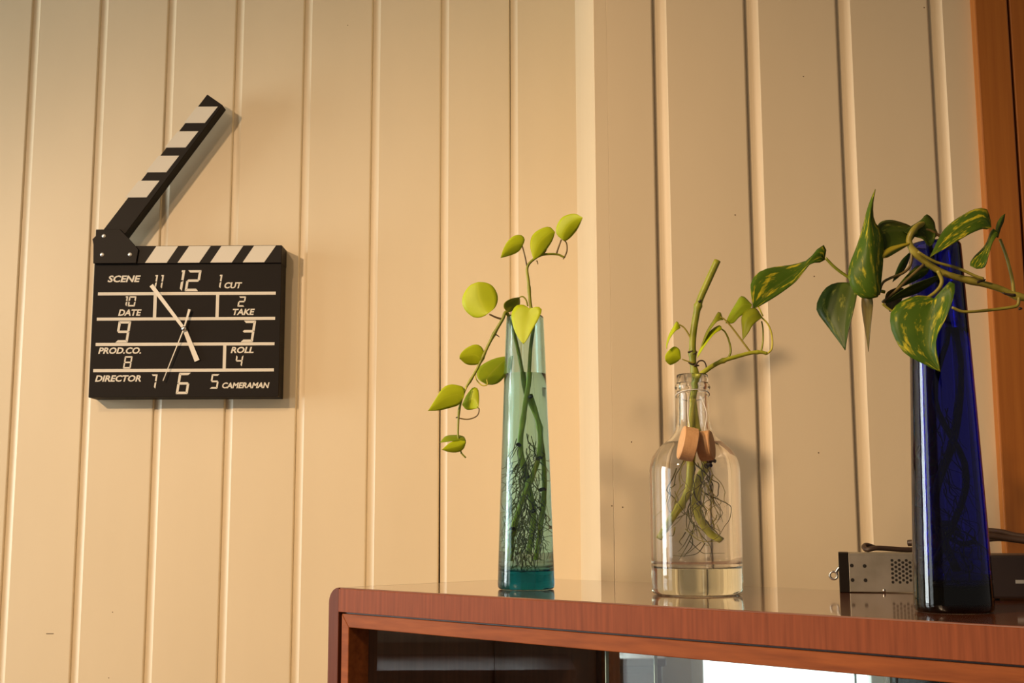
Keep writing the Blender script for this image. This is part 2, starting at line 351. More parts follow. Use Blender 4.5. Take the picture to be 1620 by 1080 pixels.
# bevelled mirror on the back
mz0, mz1, mx0, mx1, bv_ = LEG+.032, HT-TOPT-.001, SIDE+.006, WID-SIDE-.006, .02
MD = .226; yb, yf = MD, MD-.004
ring = lambda e, y: [(mx0+e, y, mz0+e), (mx1-e, y, mz0+e), (mx1-e, y, mz1-e), (mx0+e, y, mz1-e)]
vs = ring(0, yb)+ring(0, yb-.002)+ring(bv_, yf-.0006)
fs = [(3, 2, 1, 0), (8, 9, 10, 11)]
for k in (0, 4):
    for i in range(4): fs.append((k+i, k+(i+1) % 4, k+4+(i+1) % 4, k+4+i))
bm = bmesh.new(); bvs = [bm.verts.new(v) for v in vs]
for f in fs: bm.faces.new([bvs[i] for i in f])
bmesh.ops.recalc_face_normals(bm, faces=bm.faces[:]); tag(cpart('back_mirror', bm, 'mirror'), 'bevelled mirror lining the back')
# two sliding panes, overlapping in the middle
def tpar(x):                                              # distance along the front of pixel column x
    q = P(x, 1060, 1.0)-EYE; return (corner.x*q.y-corner.y*q.x)/(q.x*tx.y-q.y*tx.x)
e1, e2 = tpar(942), tpar(1008)
for (xa, xb, ya) in ((a0+.004, e2, .022), (e1, a1-.004, .0135)):
    g = cpart('sliding_pane', box(xa, xb, ya, ya+.004, z0, z1-.004), 'pane')
    cpart('pane_edge', box(xb if ya > .02 else xa-.0006, xb+.0006 if ya > .02 else xa, ya, ya+.004, z0, z1-.004), 'pane_edge', g)
for zz in (.45, .78): cpart('glass_shelf', box(SIDE+.004, WID-SIDE-.004, .05, .215, zz, zz+.006), 'pane')
for lx in (.05, WID-.05):
    for ly in (.04, DEP-.04):
        cpart('leg', lathe([(0, 0), (.011, 0), (.0125, .004), (.019, LEG-.004), (.019, LEG), (0, LEG)], 20), 'red_wood_upright').matrix_basis = Matrix.Translation((lx, ly, 0))
def top_point(x, y):                                      # a point on the cabinet top seen at pixel x, y
    d = cf + cr*((x-810)/FPX) + cu*((540-y)/FPX); return EYE + d*((HT-EYE.z)/d.z)

# ------------------------------------------------------------------ clapperboard clock
YF = ZL-.040                                              # plane of its face
C0 = P(294, 520, YF); K = (P(444, 520, YF)-P(144, 520, YF)).length/300
clock = thing('wall_clock', 'black clapperboard wall clock with raised striped arm on the cream boards', 'clock', (C0.x, YF, C0.z))
km = MW[clock]
def u(x): return (x-294)*K
def v(y): return (520-y)*K*1.006
def poly(pts): return [(u(a), v(b_)) for a, b_ in pts]
def kpart(name, bm, mt, par=None, smooth=False): return mesh_obj(name, bm, mt, par or clock, km, smooth)
body = kpart('board', prism(poly([(144.5, 413), (443, 413), (443, 627.5), (144.5, 627.5)]), 0, .0395, .0008), 'black_board')
bar = kpart('fixed_bar', prism(poly([(146, 387.5), (443.5, 387.5), (443.5, 416), (146, 416)]), -.004, .0395, .0008), 'black_plastic')
for a, b_, c, d in ((243.6, 278.3, 261, 226.4), (295.8, 330.3, 312.8, 278.3), (347.4, 382, 364.6, 330.3), (399.3, 434, 416, 381.9)):
    kpart('stripe', prism(poly([(a, 388.3), (b_, 388.3), (c, 415), (d, 415)]), -.0044, -.0038), 'clock_white', bar)
arm = kpart('clapper_arm', prism(poly([(316.5, 139), (342, 157), (191, 371), (157, 362)]), -.004, .022, .0008), 'black_plastic')
for q in ([(300.5, 159.7), (334.4, 159.7), (314.4, 186.7), (280.6, 186.7)], [(271, 200.5), (304.4, 200.5), (284.6, 227.2), (251, 227.2)],
          [(241.4, 240.8), (274.6, 240.8), (255, 267.8), (221.4, 267.8)], [(211, 281.7), (244.6, 281.7), (224.8, 308.9), (190.8, 308.9)]):
    kpart('stripe', prism(poly(q), -.0045, -.0038), 'clock_white', arm)
hp = kpart('hinge_plate', prism(poly([(147, 361.5), (185, 361), (198, 374), (216, 394), (213, 416), (145, 416), (144, 386), (142, 377), (147, 372)]), -.0075, -.0041, .0006), 'black_plastic')
for sx_, sy_ in ((160, 372), (158.6, 402), (203, 402)):
    s_ = mesh_obj('screw', lathe([(0, .0018), (.0018, .0015), (.0032, .0007), (.0034, 0), (0, 0)], 16), 'screw_steel', hp, km @ Matrix.Translation((u(sx_), -.0074, v(sy_))) @ Matrix.Rotation(R(90), 4, 'X'), True)
pl = -.0004
def rule(x0, x1, y0, y1): kpart('printed_line', prism(poly([(x0, y0), (x1, y0), (x1, y1), (x0, y1)]), pl, .0002), 'clock_white', body)
for y in (463.8, 504, 544.2, 585.4): rule(152.5 if y < 550 else 150.5, 434.8, y-2.4, y+2.4)
rule(241.2, 246.4, 466.2, 501.6); rule(340.3, 345.3, 466.2, 501.6); rule(354, 359, 546.6, 583)
def text(s, x0, x1, y0, y1):
    cu_ = bpy.data.curves.new('t', 'FONT'); cu_.body = s; cu_.size = 1; cu_.shear = .22; cu_.offset = .034; cu_.extrude = 0; cu_.resolution_u = 3
    t_ = bpy.data.objects.new('t', cu_); COL.objects.link(t_); dg = bpy.context.evaluated_depsgraph_get(); dg.update()
    me = bpy.data.meshes.new_from_object(t_.evaluated_get(dg)); bpy.data.objects.remove(t_); me.materials.clear()
    xs = [q.co.x for q in me.vertices]; ys = [q.co.y for q in me.vertices]
    for q in me.vertices:
        a = x0+(q.co.x-min(xs))/(max(xs)-min(xs))*(x1-x0); b_ = y1+(q.co.y-min(ys))/(max(ys)-min(ys))*(y0-y1)
        q.co = (u(a), pl, v(b_))
    kpart('lettering', me, 'clock_white', body)
for a in (('SCENE', 167, 219.5, 434.3, 445.3), ('CUT', 353, 381.3, 446, 456), ('DATE', 186, 223, 488.7, 498.9), ('TAKE', 367.5, 402.4, 488.5, 498.5),
          ('PROD.CO.', 157, 224.8, 548.9, 559.2), ('ROLL', 366, 402.3, 548.9, 558.8), ('DIRECTOR', 154, 226.5, 592.8, 603), ('CAMERAMAN', 354.3, 428.6, 604.8, 614.2)): text(*a)
SEG = {'0': 'abcdef', '1': 'bc', '2': 'abged', '3': 'abgcd', '4': 'fgbc', '5': 'afgcd', '6': 'afgedc', '7': 'abc', '8': 'abcdefg', '9': 'abcdfg'}
def digit(ch, x0, x1, y0, y1):
    """seven-segment numeral in a slanted box, segments split by small gaps"""
    hh = y1-y0; sl = .13*hh; t = max(2.3, .115*hh); g = .35; wd = (x1-x0)-sl
    def q(a, b_): return (x0+a+sl*(1-(b_/hh)), y0+b_)
    m_ = hh/2; S = {
        'a': [(g, 0), (wd-g, 0), (wd-t-g*.3, t), (t+g*.3, t)], 'd': [(t+g*.3, hh-t), (wd-t-g*.3, hh-t), (wd-g, hh), (g, hh)],
        'g': [(g+.6, m_), (t*.8, m_-t/2), (wd-t*.8, m_-t/2), (wd-g-.6, m_), (wd-t*.8, m_+t/2), (t*.8, m_+t/2)],
        'f': [(0, g), (t, t+g), (t, m_-t*.5-g), (0, m_-g)], 'b': [(wd, g), (wd, m_-g), (wd-t, m_-t*.5-g), (wd-t, t+g)],
        'e': [(0, m_+g), (t, m_+t*.5+g), (t, hh-t-g), (0, hh-g)], 'c': [(wd, m_+g), (wd, hh-g), (wd-t, hh-t-g), (wd-t, m_+t*.5+g)]}
    bm = bmesh.new(); segs = SEG[ch]
    for s in segs:
        pts = S[s]
        if ch in '17' and s == 'b': pts = [(wd, 0), (wd, m_-g), (wd-t, m_-t*.2-g), (wd-t, t if ch == '7' else 0)]
        if ch == '1' and s == 'b': pts = [(wd-t-1.5, 0), (wd, 0), (wd, m_-g), (wd-t, m_-t*.2-g), (wd-t, t*.8), (wd-t-1.5, t*.8)]
        p2 = poly([q(*e) for e in pts]); vv = [bm.verts.new((e[0], pl, e[1])) for e in p2]; bm.faces.new(vv)
    bmesh.ops.recalc_face_normals(bm, faces=bm.faces[:]); kpart('numeral', bm, 'clock_white', body)
for a in (('1', 236, 247, 434, 456), ('1', 245, 256.5, 434, 456), ('1', 273, 290, 426.3, 460), ('2', 290, 316, 426.3, 460), ('1', 337, 349.5, 434, 456),
          ('1', 190.5, 200.8, 467.8, 484), ('0', 200.5, 214, 467.8, 484), ('2', 374.5, 388, 468.8, 485.3), ('9', 183, 207.3, 507.3, 541.3), ('3', 381, 405, 507.3, 541.3),
          ('8', 197, 211.8, 563, 582.3), ('4', 373, 386.5, 562, 580), ('7', 239.5, 252.3, 591.6, 614.5), ('6', 281.6, 304.8, 589.3, 622.8), ('5', 334.6, 350, 591.6, 614.5)): digit(*a)
def hand(name, p, q, w0, w1, y):
    a, b_ = Vector((u(p[0]), v(p[1]))), Vector((u(q[0]), v(q[1]))); d = (b_-a).normalized(); n = Vector((-d.y, d.x))
    pts = [a+n*w0*K, b_+n*w1*K, b_-n*w1*K, a-n*w0*K]; kpart(name, prism([(e.x, e.y) for e in pts], y, y+.0007), 'hand_white')
hand('hour_hand', (292.5, 520.5), (314.3, 571), 3.2, 4.0, -.0035); hand('minute_hand', (292.5, 520.5), (238, 451), 2.4, 3.2, -.0052)
hand('second_hand', (292.5, 520.5), (262.6, 602.6), .9, .55, -.0066); hand('second_hand', (292.5, 520.5), (300.3, 490), .9, 2.0, -.0066)
mesh_obj('hub', lathe([(0, .009), (.0028, .0085), (.004, .0072), (.0042, 0), (0, 0)], 20), 'steel', clock, km @ Matrix.Translation((u(292.5), 0, v(520.5))) @ Matrix.Rotation(R(90), 4, 'X'), True)

# ------------------------------------------------------------------ vases and bottle
def vase_prof(h=.283):
    rb, rt, wl_, base = .0293, .0196, .0030, .0175
    def ro(z): return rb+(rt-rb)*(z/h)**1.12
    zs = [.012+(h-.016)*i/16 for i in range(17)]
    out = [(0, .0016), (rb-.008, .0010), (rb-.0035, 0), (rb-.0012, .0006), (rb-.0003, .0026), (ro(.006)+.0001, .006)]+[(ro(z), z) for z in zs]
    out += [(rt, h-.0015), (rt-.0008, h), (rt-wl_+.0006, h), (rt-wl_, h-.0012)]
    ins = [(ro(z)-wl_, z) for z in reversed(zs) if z > base+.012]
    ins += [(ro(base+.008)-wl_, base+.008), (ro(base+.003)-wl_-.002, base+.003), (ro(base)-wl_-.006, base+.0006), (0, base)]
    return out+ins, (lambda z: ro(z)-wl_), base
def water_prof(inner, base, level, foot):
    k = .00025
    return [(0, base-k)]+foot+[(inner(z)+k, z) for z in [base+.010+(level-base-.010)*i/14 for i in range(14)]]+[(inner(level)+k, level), (0, level)]
def vase(c, mt, label, wlabel, level, wm):
    prof, inner, base = vase_prof()
    t = thing('glass_vase', label, 'vase', c)
    mesh_obj('vase_body', lathe(prof, 72), mt, t, MW[t], True)
    k = .00025; foot = [(inner(base)-.006+k, base+.0006-k), (inner(base+.003)-.002+k, base+.003), (inner(base+.008)+k, base+.008)]
    wt = mesh_obj('water', lathe(water_prof(inner, base, level, foot), 72), wm, None, Matrix.Translation(c), True); tag(wt, wlabel, 'water')
    return t
g0 = top_point(832.5, 934) + Vector((0, .0293, 0)); g0.z = HT+.0002
b0 = top_point(1531, 972) + Vector((0, .0293, 0)); b0.z = HT+.0002
vase(g0, 'green_glass', 'tall tapered sea green glass vase holding lime leaved vines', 'clear water inside the sea green glass vase', .2215, 'green_water')
vase(b0, 'blue_glass', 'tall tapered cobalt blue glass vase beside the metal power supply', 'water inside the cobalt blue glass vase', .214, 'water')
k0 = top_point(1113.5, 944) + Vector((0, .043, 0)); k0.z = HT+.0002
RB = .0432; HB = .2085; wl_ = .0028
bo = [(0, .0022), (RB-.010, .0016), (RB-.005, 0), (RB-.002, .0007), (RB-.0004, .003), (RB, .006), (RB, .03), (RB, .06), (RB, .09), (RB, .115), (RB-.0006, .121),
      (RB-.0030, .1285), (RB-.0075, .1355), (RB-.0135, .1415), (RB-.0195, .1462), (RB-.0238, .1505), (.0170, .156), (.0158, .162), (.0152, .172), (.0150, .190), (.0152, .1935),
      (.0168, .1945), (.0172, .1962), (.0168, .198), (.0156, .199), (.0152, .2), (.0152, .2072), (.0147, HB), (.0128, HB), (.0122, .2078)]
bi = [(.0120, .199), (.0119, .185), (.0120, .172), (.0124, .163), (.0135, .1555), (RB-.0250, .1478), (RB-.0208, .1438), (RB-.0150, .1392), (RB-.0096, .1336), (RB-.0054, .1270), (RB-.0034, .1205),
      (RB-wl_, .114), (RB-wl_, .09), (RB-wl_, .06), (RB-wl_, .036), (RB-wl_-.0006, .029), (RB-.0052, .0258), (RB-.010, .0243), (.012, .0252), (0, .0258)]
bottle = thing('glass_bottle', 'clear round shouldered glass bottle of water with leafy cutting', 'bottle', k0)
mesh_obj('bottle_body', lathe(bo+bi, 80), 'clear_glass', bottle, MW[bottle], True)
lev = .1418; wi = [(r+.00025 if r else 0, z) for r, z in reversed(bi) if z < .1395]; wi[0] = (0, .0256)
tag(mesh_obj('water', lathe(wi+[(RB-.0180, lev), (0, lev)], 80), 'water', None, Matrix.Translation(k0), True), 'clear water inside the round shouldered bottle', 'water')
# pair of wooden discs hanging in front of the neck
YD = k0.y-.0475
tagt = thing('wooden_tag', 'pair of small pale wooden discs hung on a cord round the bottle neck', 'tag', P(1105, 702, YD))
def disc(x, y, Y, ax, r, th):
    ax = Vector(ax).normalized(); q = ax.to_track_quat('Z', 'X').to_matrix().to_4x4()
    return mesh_obj('wooden_disc', lathe([(0, -th/2), (r-.001, -th/2), (r, -th/2+.001), (r, th/2-.001), (r-.001, th/2), (0, th/2)], 40), 'pale_wood', tagt, Matrix.Translation(P(x, y, Y)) @ q)
disc(1088.5, 702, YD-.003, (-.985, -.04, .22), .0157, .0140); disc(1116.5, 705, YD+.004, (.93, -.34, .10), .0140, .0125)
nk = Vector((k0.x, k0.y, 0)); cz = k0.z+.1885
ringp = [Vector((nk.x+.0162*math.cos(a), nk.y+.0162*math.sin(a), cz-.004*math.cos(a+1.57)*-1)) for a in [i*math.pi/8 for i in range(17)]]
tube_obj('cord', ringp, .0005, .0005, 'cord', tagt, n=6, sub=4)
tube_obj('cord', [Vector((nk.x-.006, nk.y-.0162, cz-.003)), P(1088, 650, YD+.02), P(1093, 690, YD)], .0005, .0005, 'cord', tagt, n=6)
tube_obj('cord', [Vector((nk.x+.006, nk.y-.0162, cz-.003)), P(1118, 655, YD+.02), P(1113, 692, YD+.003)], .0005, .0005, 'cord', tagt, n=6)

# ------------------------------------------------------------------ plants
def resample(pts, n):
    c = spline([Vector((p[0], p[1], 0)) for p in pts], 8); d = [0]
    for a, b_ in zip(c, c[1:]): d.append(d[-1]+(b_-a).length)
    out = []; k = 0
    for i in range(n+1):
        t = d[-1]*i/n
        while k < len(d)-2 and d[k+1] < t: k += 1
        f = (t-d[k])/max(1e-9, d[k+1]-d[k]); out.append(c[k].lerp(c[k+1], min(1, max(0, f))))
    return out
def leaf(parent, U, D, Y, mt, Yt=None, M=None, eu=.0028, ed=.0028, mid=0.0, name='leaf'):
    """leaf blade lofted from stalk to tip between its two margins; Y..Yt is the distance of stalk and tip,
    eu/ed how far each margin stands behind (+) or before (-) the midrib, so the blade is cupped and turned in depth"""
    n, h = 16, 4; Yt = Y if Yt is None else Yt
    U, D = resample(U, n), resample(D, n); M = resample(M, n) if M else [(a+b_)/2 for a, b_ in zip(U, D)]
    a = P(M[0].x, M[0].y, Y); bm = bmesh.new(); uvl = bm.loops.layers.uv.new('UVMap'); uv = {}; rows = []
    for i in range(n+1):
        s = i/n; row = []; bulge = math.sin(math.pi*min(1, s**.8)); ym = Y+(Yt-Y)*s+mid*bulge
        for j in range(-h, h+1):
            t = abs(j)/h; e = (U if j < 0 else D)[i]; q = M[i].lerp(e, t); off = (eu if j < 0 else ed)*t**1.4*bulge
            if i in (0, n): q = M[i]+(e-M[i])*t+Vector((.12*j/h, 0, 0))
            vtx = bm.verts.new(P(q.x, q.y, ym+off)-a); uv[vtx] = (j/h, s); row.append(vtx)
        rows.append(row)
    for r0, r1 in zip(rows, rows[1:]):
        for k in range(2*h):
            f = bm.faces.new((r0[k], r0[k+1], r1[k+1], r1[k]))
            for lp in f.loops: lp[uvl].uv = uv[lp.vert]
    o = mesh_obj(name, bm, mt, parent, Matrix.Translation(a), True)
    so = o.modifiers.new('thickness', 'SOLIDIFY'); so.thickness = .0004; so.offset = 0
    return o
def stalk(parent, pts, Y, r0, r1, mt, name='leaf_stalk', **kw): return tube_obj(name, px(pts, Y), r0, r1, mt, parent, **kw)
def knots(parent, spots, Y, mt='node_bark', r=.0011):
    for x, y, dx, dy in spots: tube_obj('node', px([(x, y), (x+dx*.6, y+dy*.4), (x+dx, y+dy)], Y), r, r*.5, mt, parent, n=6, sub=3)
def roots(parent, n, c, zr, rad, mt, seeds, rr=(.0003, .0005), curlz=.7):
    """tangle of thin water roots kept inside a round vessel"""
    rnd = random.Random(seeds); bm = bmesh.new()
    for k in range(n):
        z = rnd.uniform(*zr); a = rnd.uniform(0, 6.28); r = rnd.uniform(0, .5)*rad(z); pts = []; dz = -rnd.uniform(.004, .011)*curlz; da = rnd.uniform(-.5, .5)
        for s in range(rnd.randint(6, 11)):
            if s > 3 and z < zr[0]+.003*(k % 6): break
            pts.append(Vector((c.x+r*math.cos(a), c.y+r*math.sin(a), c.z+z)))
            a += da+rnd.uniform(-.25, .25); z += dz+rnd.uniform(-.004, .003); r += rnd.uniform(-.0015, .005)
            z = max(z, zr[0]-(.003 if rad is VIN else .014-.0017*(k % 7))); r = max(.0005, min(r, rad(z)-.0015))
        tube(bm, pts, rnd.uniform(*rr), .0002, n=5, sub=3)
    bmesh.ops.recalc_face_normals(bm, faces=bm.faces[:])
    return tag(mesh_obj('roots', bm, mt, parent, None, True), kind='stuff')
_, VIN, VBASE = vase_prof()
gY = g0.y
# upright lime vine
pa = thing('pothos_vine', 'upright lime green vine rising from the sea green glass vase', 'plant', (g0.x, g0.y, g0.z+VBASE))
def inside(c, lst):                                         # (dx,dy,z) relative to a vessel's foot
    return [Vector((c.x+a, c.y+b_, c.z+z)) for a, b_, z in lst]
st_ = inside(g0, [(.002, .003, .034), (.006, -.002, .075), (.001, .004, .11), (-.004, .0, .145), (-.001, -.003, .18), (.004, 0, .22), (.006, 0, .25)])+px([(844, 512), (839, 480), (836, 445), (834, 424), (842, 412), (858, 403), (880, 402), (893, 407)], gY)
tube_obj('stem', st_[5:], .0021, .0011, 'green_stem', pa, n=10, bumps=(.4,))
tube_obj('submerged_stem', st_[:6], .0024, .0021, 'water_stem', pa, n=10, bumps=(.25, .5, .75))
stalk(pa, [(834, 424), (831, 408), (827, 392), (824, 384)], gY, .0009, .0007, 'brown_stem')
stalk(pa, [(858, 403), (863, 397), (866, 390)], gY, .0010, .0006, 'brown_stem')
stalk(pa, [(880, 402), (884, 390), (888, 379)], gY, .0010, .0008, 'brown_stem')
stalk(pa, [(893, 407), (897, 396), (896, 384), (890, 378)], gY, .0009, .0007, 'brown_stem')
stalk(pa, [(835, 484), (832, 474), (827, 469), (822, 470)], gY+.008, .0009, .0007, 'green_stem')
stalk(pa, [(838, 500), (840, 492), (841, 486)], gY-.012, .0009, .0007, 'green_stem')
leaf(pa, [(827, 388), (830, 379), (825, 372), (813, 373), (802, 383), (795, 397), (792, 408)], [(827, 388), (822, 396), (815, 401), (804, 405), (792, 408)], gY, 'lime_leaf', gY-.012)
leaf(pa, [(878, 367), (870, 359), (860, 360), (847, 367), (840, 377), (839, 392), (844, 411)], [(878, 367), (874, 380), (866, 393), (856, 404), (844, 411)], gY, 'lime_leaf', gY-.010, eu=.004)
leaf(pa, [(891, 380), (881, 371), (880, 360), (887, 346), (897, 340), (910, 338), (922, 344)], [(891, 380), (897, 380), (907, 371), (915, 360), (922, 344)], gY-.005, 'lime_leaf', gY-.015, ed=.004)
leaf(pa, [(822, 470), (810, 472), (799, 478), (797, 486), (803, 494)], [(822, 470), (822, 482), (813, 491), (803, 494)], gY+.010, 'olive_leaf', gY-.004, eu=-.008, ed=.008)
leaf(pa, [(838, 488), (828, 482), (816, 484), (809, 498), (813, 520), (821, 536), (828, 544)], [(838, 488), (845, 486), (852, 485), (857, 490), (853, 502), (842, 522), (834, 537), (828, 544)], gY-.024, 'lime_leaf', gY-.030, M=[(838, 488), (834, 503), (830, 522), (828, 544)], eu=.006, ed=-.004)
knots(pa, [(838, 500, 2, 2), (849, 412, 2, 6), (893, 407, -2, 3)], gY, 'brown_stem', .0009)
for a, b_, z in ((.005, -.004, .078), (-.005, -.004, .146), (.002, -.004, .112), (.004, -.004, .196)): tube_obj('node', inside(g0, [(a, b_, z), (a*1.25, b_-.002, z+.0015), (a*1.5, b_-.004, z+.0005)]), .0020, .0012, 'node_bark', pa, n=7, sub=3)
roots(pa, 90, g0, (VBASE+.003, .13), VIN, 'root', 3)
# trailing lime vine
pb = thing('pothos_vine', 'trailing lime green vine hanging down beside the sea green glass vase', 'plant', (g0.x, g0.y, g0.z+VBASE))
st_ = inside(g0, [(-.012, .004, .026), (-.010, .006, .055), (-.003, -.006, .09), (.010, -.004, .13), (.011, .002, .165), (.001, .003, .2), (-.006, 0, .24), (-.0135, -.004, .272)])+px([(801, 494, gY-.010), (795, 505), (784, 524), (774, 543), (765, 562), (755, 583), (744, 602), (735, 618), (727, 645), (725, 668), (725, 692), (729, 714), (737, 724)], gY-.012)
tube_obj('stem', st_[5:], .0021, .0008, 'green_stem', pb, n=10, bumps=(.35, .47, .6, .75))
tube_obj('submerged_stem', st_[:6], .0024, .0021, 'water_stem', pb, n=10, bumps=(.25, .5, .8))
st2 = inside(g0, [(.008, -.006, .028), (.013, .002, .08), (.014, .004, .12), (.010, .002, .17), (.004, .004, .2)])
tube_obj('submerged_stem', st2, .0022, .0016, 'water_stem', pb, n=8, bumps=(.3, .6))
stalk(pb, [(795, 505), (785, 502), (774, 497)], gY-.012, .0012, .0009, 'brown_stem')
stalk(pb, [(760, 575), (766, 566), (765, 560)], gY-.012, .0007, .0006, 'green_stem')
stalk(pb, [(752, 588), (753, 599), (762, 609), (771, 608), (770, 600)], gY-.006, .0008, .0006, 'pale_stem')
stalk(pb, [(738, 612), (736, 618), (732, 622)], gY-.014, .0008, .0006, 'pale_stem')
stalk(pb, [(725, 661), (740, 663), (754, 658), (758, 648), (755, 643)], gY-.012, .0007, .0006, 'brown_stem')
leaf(pb, [(772, 495), (764, 501), (750, 502), (737, 492), (731, 479), (734, 464), (744, 451), (757, 446)], [(772, 495), (782, 488), (787, 478), (787, 466), (780, 453), (769, 447), (757, 446)], gY-.014, 'lime_leaf', gY-.006, eu=.005, ed=.003)
leaf(pb, [(762, 573), (766, 558), (760, 547), (750, 545), (737, 551), (728, 560), (727, 567)], [(762, 573), (752, 577), (738, 576), (727, 567)], gY-.012, 'lime_leaf', gY-.020)
leaf(pb, [(770, 608), (757, 600), (754, 589), (760, 579), (775, 570), (790, 565), (806, 563)], [(770, 608), (782, 608), (793, 602), (802, 588), (806, 563)], gY+.004, 'fresh_leaf', gY+.034, mid=.006)
leaf(pb, [(734, 628), (735, 615), (728, 610), (712, 608), (700, 614), (690, 629), (677, 650)], [(734, 628), (726, 640), (712, 645), (695, 649), (677, 650)], gY-.016, 'lime_leaf', gY-.028, M=[(734, 628), (720, 624), (700, 632), (677, 650)])
leaf(pb, [(757, 644), (758, 630), (756, 615), (748, 613), (738, 625), (731, 640)], [(757, 645), (745, 648), (737, 647), (731, 640)], gY-.013, 'lime_leaf', gY-.006)
leaf(pb, [(737, 697), (733, 690), (720, 688), (705, 690), (696, 700)], [(737, 698), (725, 697), (712, 698), (696, 700)], gY-.010, 'fresh_leaf', gY-.016, eu=.008, ed=-.004)
leaf(pb, [(737, 698), (725, 696), (712, 700), (699, 711)], [(737, 700), (733, 710), (724, 715), (711, 715), (699, 711)], gY-.014, 'lime_leaf', gY-.024)
knots(pb, [(781, 528, 9, 5), (724, 660, -3, 1), (729, 716, 3, 4)], gY-.012, 'node_bark', .0009)
for a, b_, z in ((-.009, -.003, .06), (.010, -.006, .132), (.012, -.004, .10)): tube_obj('node', inside(g0, [(a, b_, z), (a*1.25, b_-.002, z+.0015), (a*1.5, b_-.004, z+.0005)]), .0020, .0012, 'node_bark', pb, n=7, sub=3)
roots(pb, 70, g0, (VBASE+.003, .16), VIN, 'root', 11)
# cutting in the clear bottle
kY = k0.y
pc = thing('cane_cutting', 'thick bare cut cane standing in the clear bottle with small leaves', 'plant', (k0.x, k0.y, k0.z+.03))
st_ = inside(k0, [(.018, -.004, .050), (.009, -.002, .058), (.001, 0, .078), (.003, .004, .105), (.010, .003, .125), (.004, .001, .155), (.0, 0, .185)])+px([(1100, 600), (1096, 570), (1096, 535), (1101, 500), (1107, 475), (1120, 445), (1135, 412)], kY)
tube_obj('cane', st_[6:], .0033, .0034, 'green_stem', pc, n=12, bumps=(.2, .33, .66))
tube_obj('submerged_stem', st_[:7], .0030, .0033, 'pale_stem', pc, n=12, bumps=(.35, .66))
stalk(pc, [(1097, 548), (1090, 530), (1082, 518), (1074, 513)], kY, .0009, .0007, 'yellow_stem')
stalk(pc, [(1098, 574), (1090, 572), (1079, 568)], kY-.004, .0008, .0006, 'yellow_stem')
leaf(pc, [(1076, 517), (1071, 508), (1065, 517), (1058, 530), (1054, 545), (1055, 552)], [(1076, 519), (1068, 524), (1060, 535), (1056, 545), (1055, 552)], kY, 'lime_leaf', kY-.012, eu=.010, ed=-.006)
leaf(pc, [(1077, 566), (1075, 553), (1067, 548), (1058, 554), (1052, 563), (1053, 571)], [(1077, 567), (1070, 573), (1060, 577), (1053, 571)], kY-.006, 'lime_leaf', kY-.010)
knots(pc, [(1096, 556, -8, 1), (1096, 560, 7, -4), (1097, 576, -8, -3), (1098, 578, 8, 0), (1105, 478, 4, -4)], kY-.003, 'node_bark', .0014)
stalk(pc, [(1101, 577), (1106, 571), (1113, 571), (1117, 578), (1117, 590)], kY-.004, .0008, .0006, 'node_bark', 'aerial_root')
for a, b_, z in ((.008, -.003, .118), (.006, -.003, .124), (.010, -.002, .121), (.002, -.003, .084)): tube_obj('node', inside(k0, [(a, b_, z), (a*1.25, b_-.002, z+.0015), (a*1.5, b_-.004, z+.0005)]), .0020, .0012, 'node_bark', pc, n=7, sub=3)
roots(pc, 34, k0, (.045, .13), lambda z: .03 if z < .12 else .018, 'root', 21, (.0003, .0006), .9)
pd = thing('leafy_shoot', 'slender leafy shoot leaning right out of the clear bottle mouth', 'plant', (k0.x, k0.y, k0.z+.03))
st_ = inside(k0, [(-.029, -.002, .052), (-.018, .0, .070), (-.006, -.003, .095), (-.003, -.004, .125), (-.003, -.003, .155), (.0, -.003, .185)])+px([(1103, 600), (1118, 585), (1140, 572), (1165, 564), (1188, 558), (1204, 557), (1213, 559)], kY-.004)
tube_obj('stem', st_[5:], .0027, .0016, 'fresh_stem', pd, n=10, bumps=(.45, .8))
tube_obj('submerged_stem', st_[:6], .0030, .0027, 'pale_stem', pd, n=10, bumps=(.3, .6))
stalk(pd, [(1150, 570), (1156, 556), (1153, 538), (1147, 525), (1141, 520)], kY-.004, .0012, .0007, 'green_stem')
stalk(pd, [(1188, 558), (1176, 542), (1158, 518), (1146, 505), (1139, 501)], kY-.004, .0010, .0007, 'yellow_stem')
stalk(pd, [(1204, 557), (1207, 540), (1207, 520), (1205, 508)], kY-.004, .0010, .0007, 'green_stem')
stalk(pd, [(1213, 560), (1221, 551), (1221, 530), (1215, 513), (1205, 502)], kY-.004, .0010, .0008, 'pale_stem')
leaf(pd, [(1144, 506), (1138, 492), (1128, 507), (1117, 525), (1110, 545), (1104, 562)], [(1144, 506), (1135, 508), (1124, 521), (1114, 540), (1104, 562)], kY-.003, 'olive_leaf', kY-.016, eu=.012, ed=-.008)
leaf(pd, [(1142, 521), (1139, 514), (1125, 522), (1115, 536), (1106, 555), (1103, 566)], [(1142, 521), (1130, 528), (1118, 543), (1108, 558), (1103, 566)], kY-.008, 'lime_leaf', kY-.022, eu=.010, ed=-.008)
leaf(pd, [(1190, 482), (1174, 468), (1163, 482), (1154, 497), (1148, 511)], [(1190, 482), (1184, 492), (1170, 501), (1160, 511), (1148, 511)], kY+.006, 'fresh_leaf', kY-.002, eu=.010, ed=-.002)
leaf(pd, [(1206, 502), (1195, 487), (1180, 491), (1173, 503), (1174, 520), (1175, 538)], [(1206, 502), (1192, 513), (1184, 526), (1175, 538)], kY-.006, 'olive_leaf', kY-.016, eu=.010, ed=-.004)
stalk(pd, [(1191, 478), (1200, 486), (1207, 500)], kY+.004, .0008, .0007, 'pale_stem')
roots(pd, 26, k0, (.06, .13), lambda z: .034 if z < .12 else .018, 'pale_root', 23, (.0003, .0006), .9)
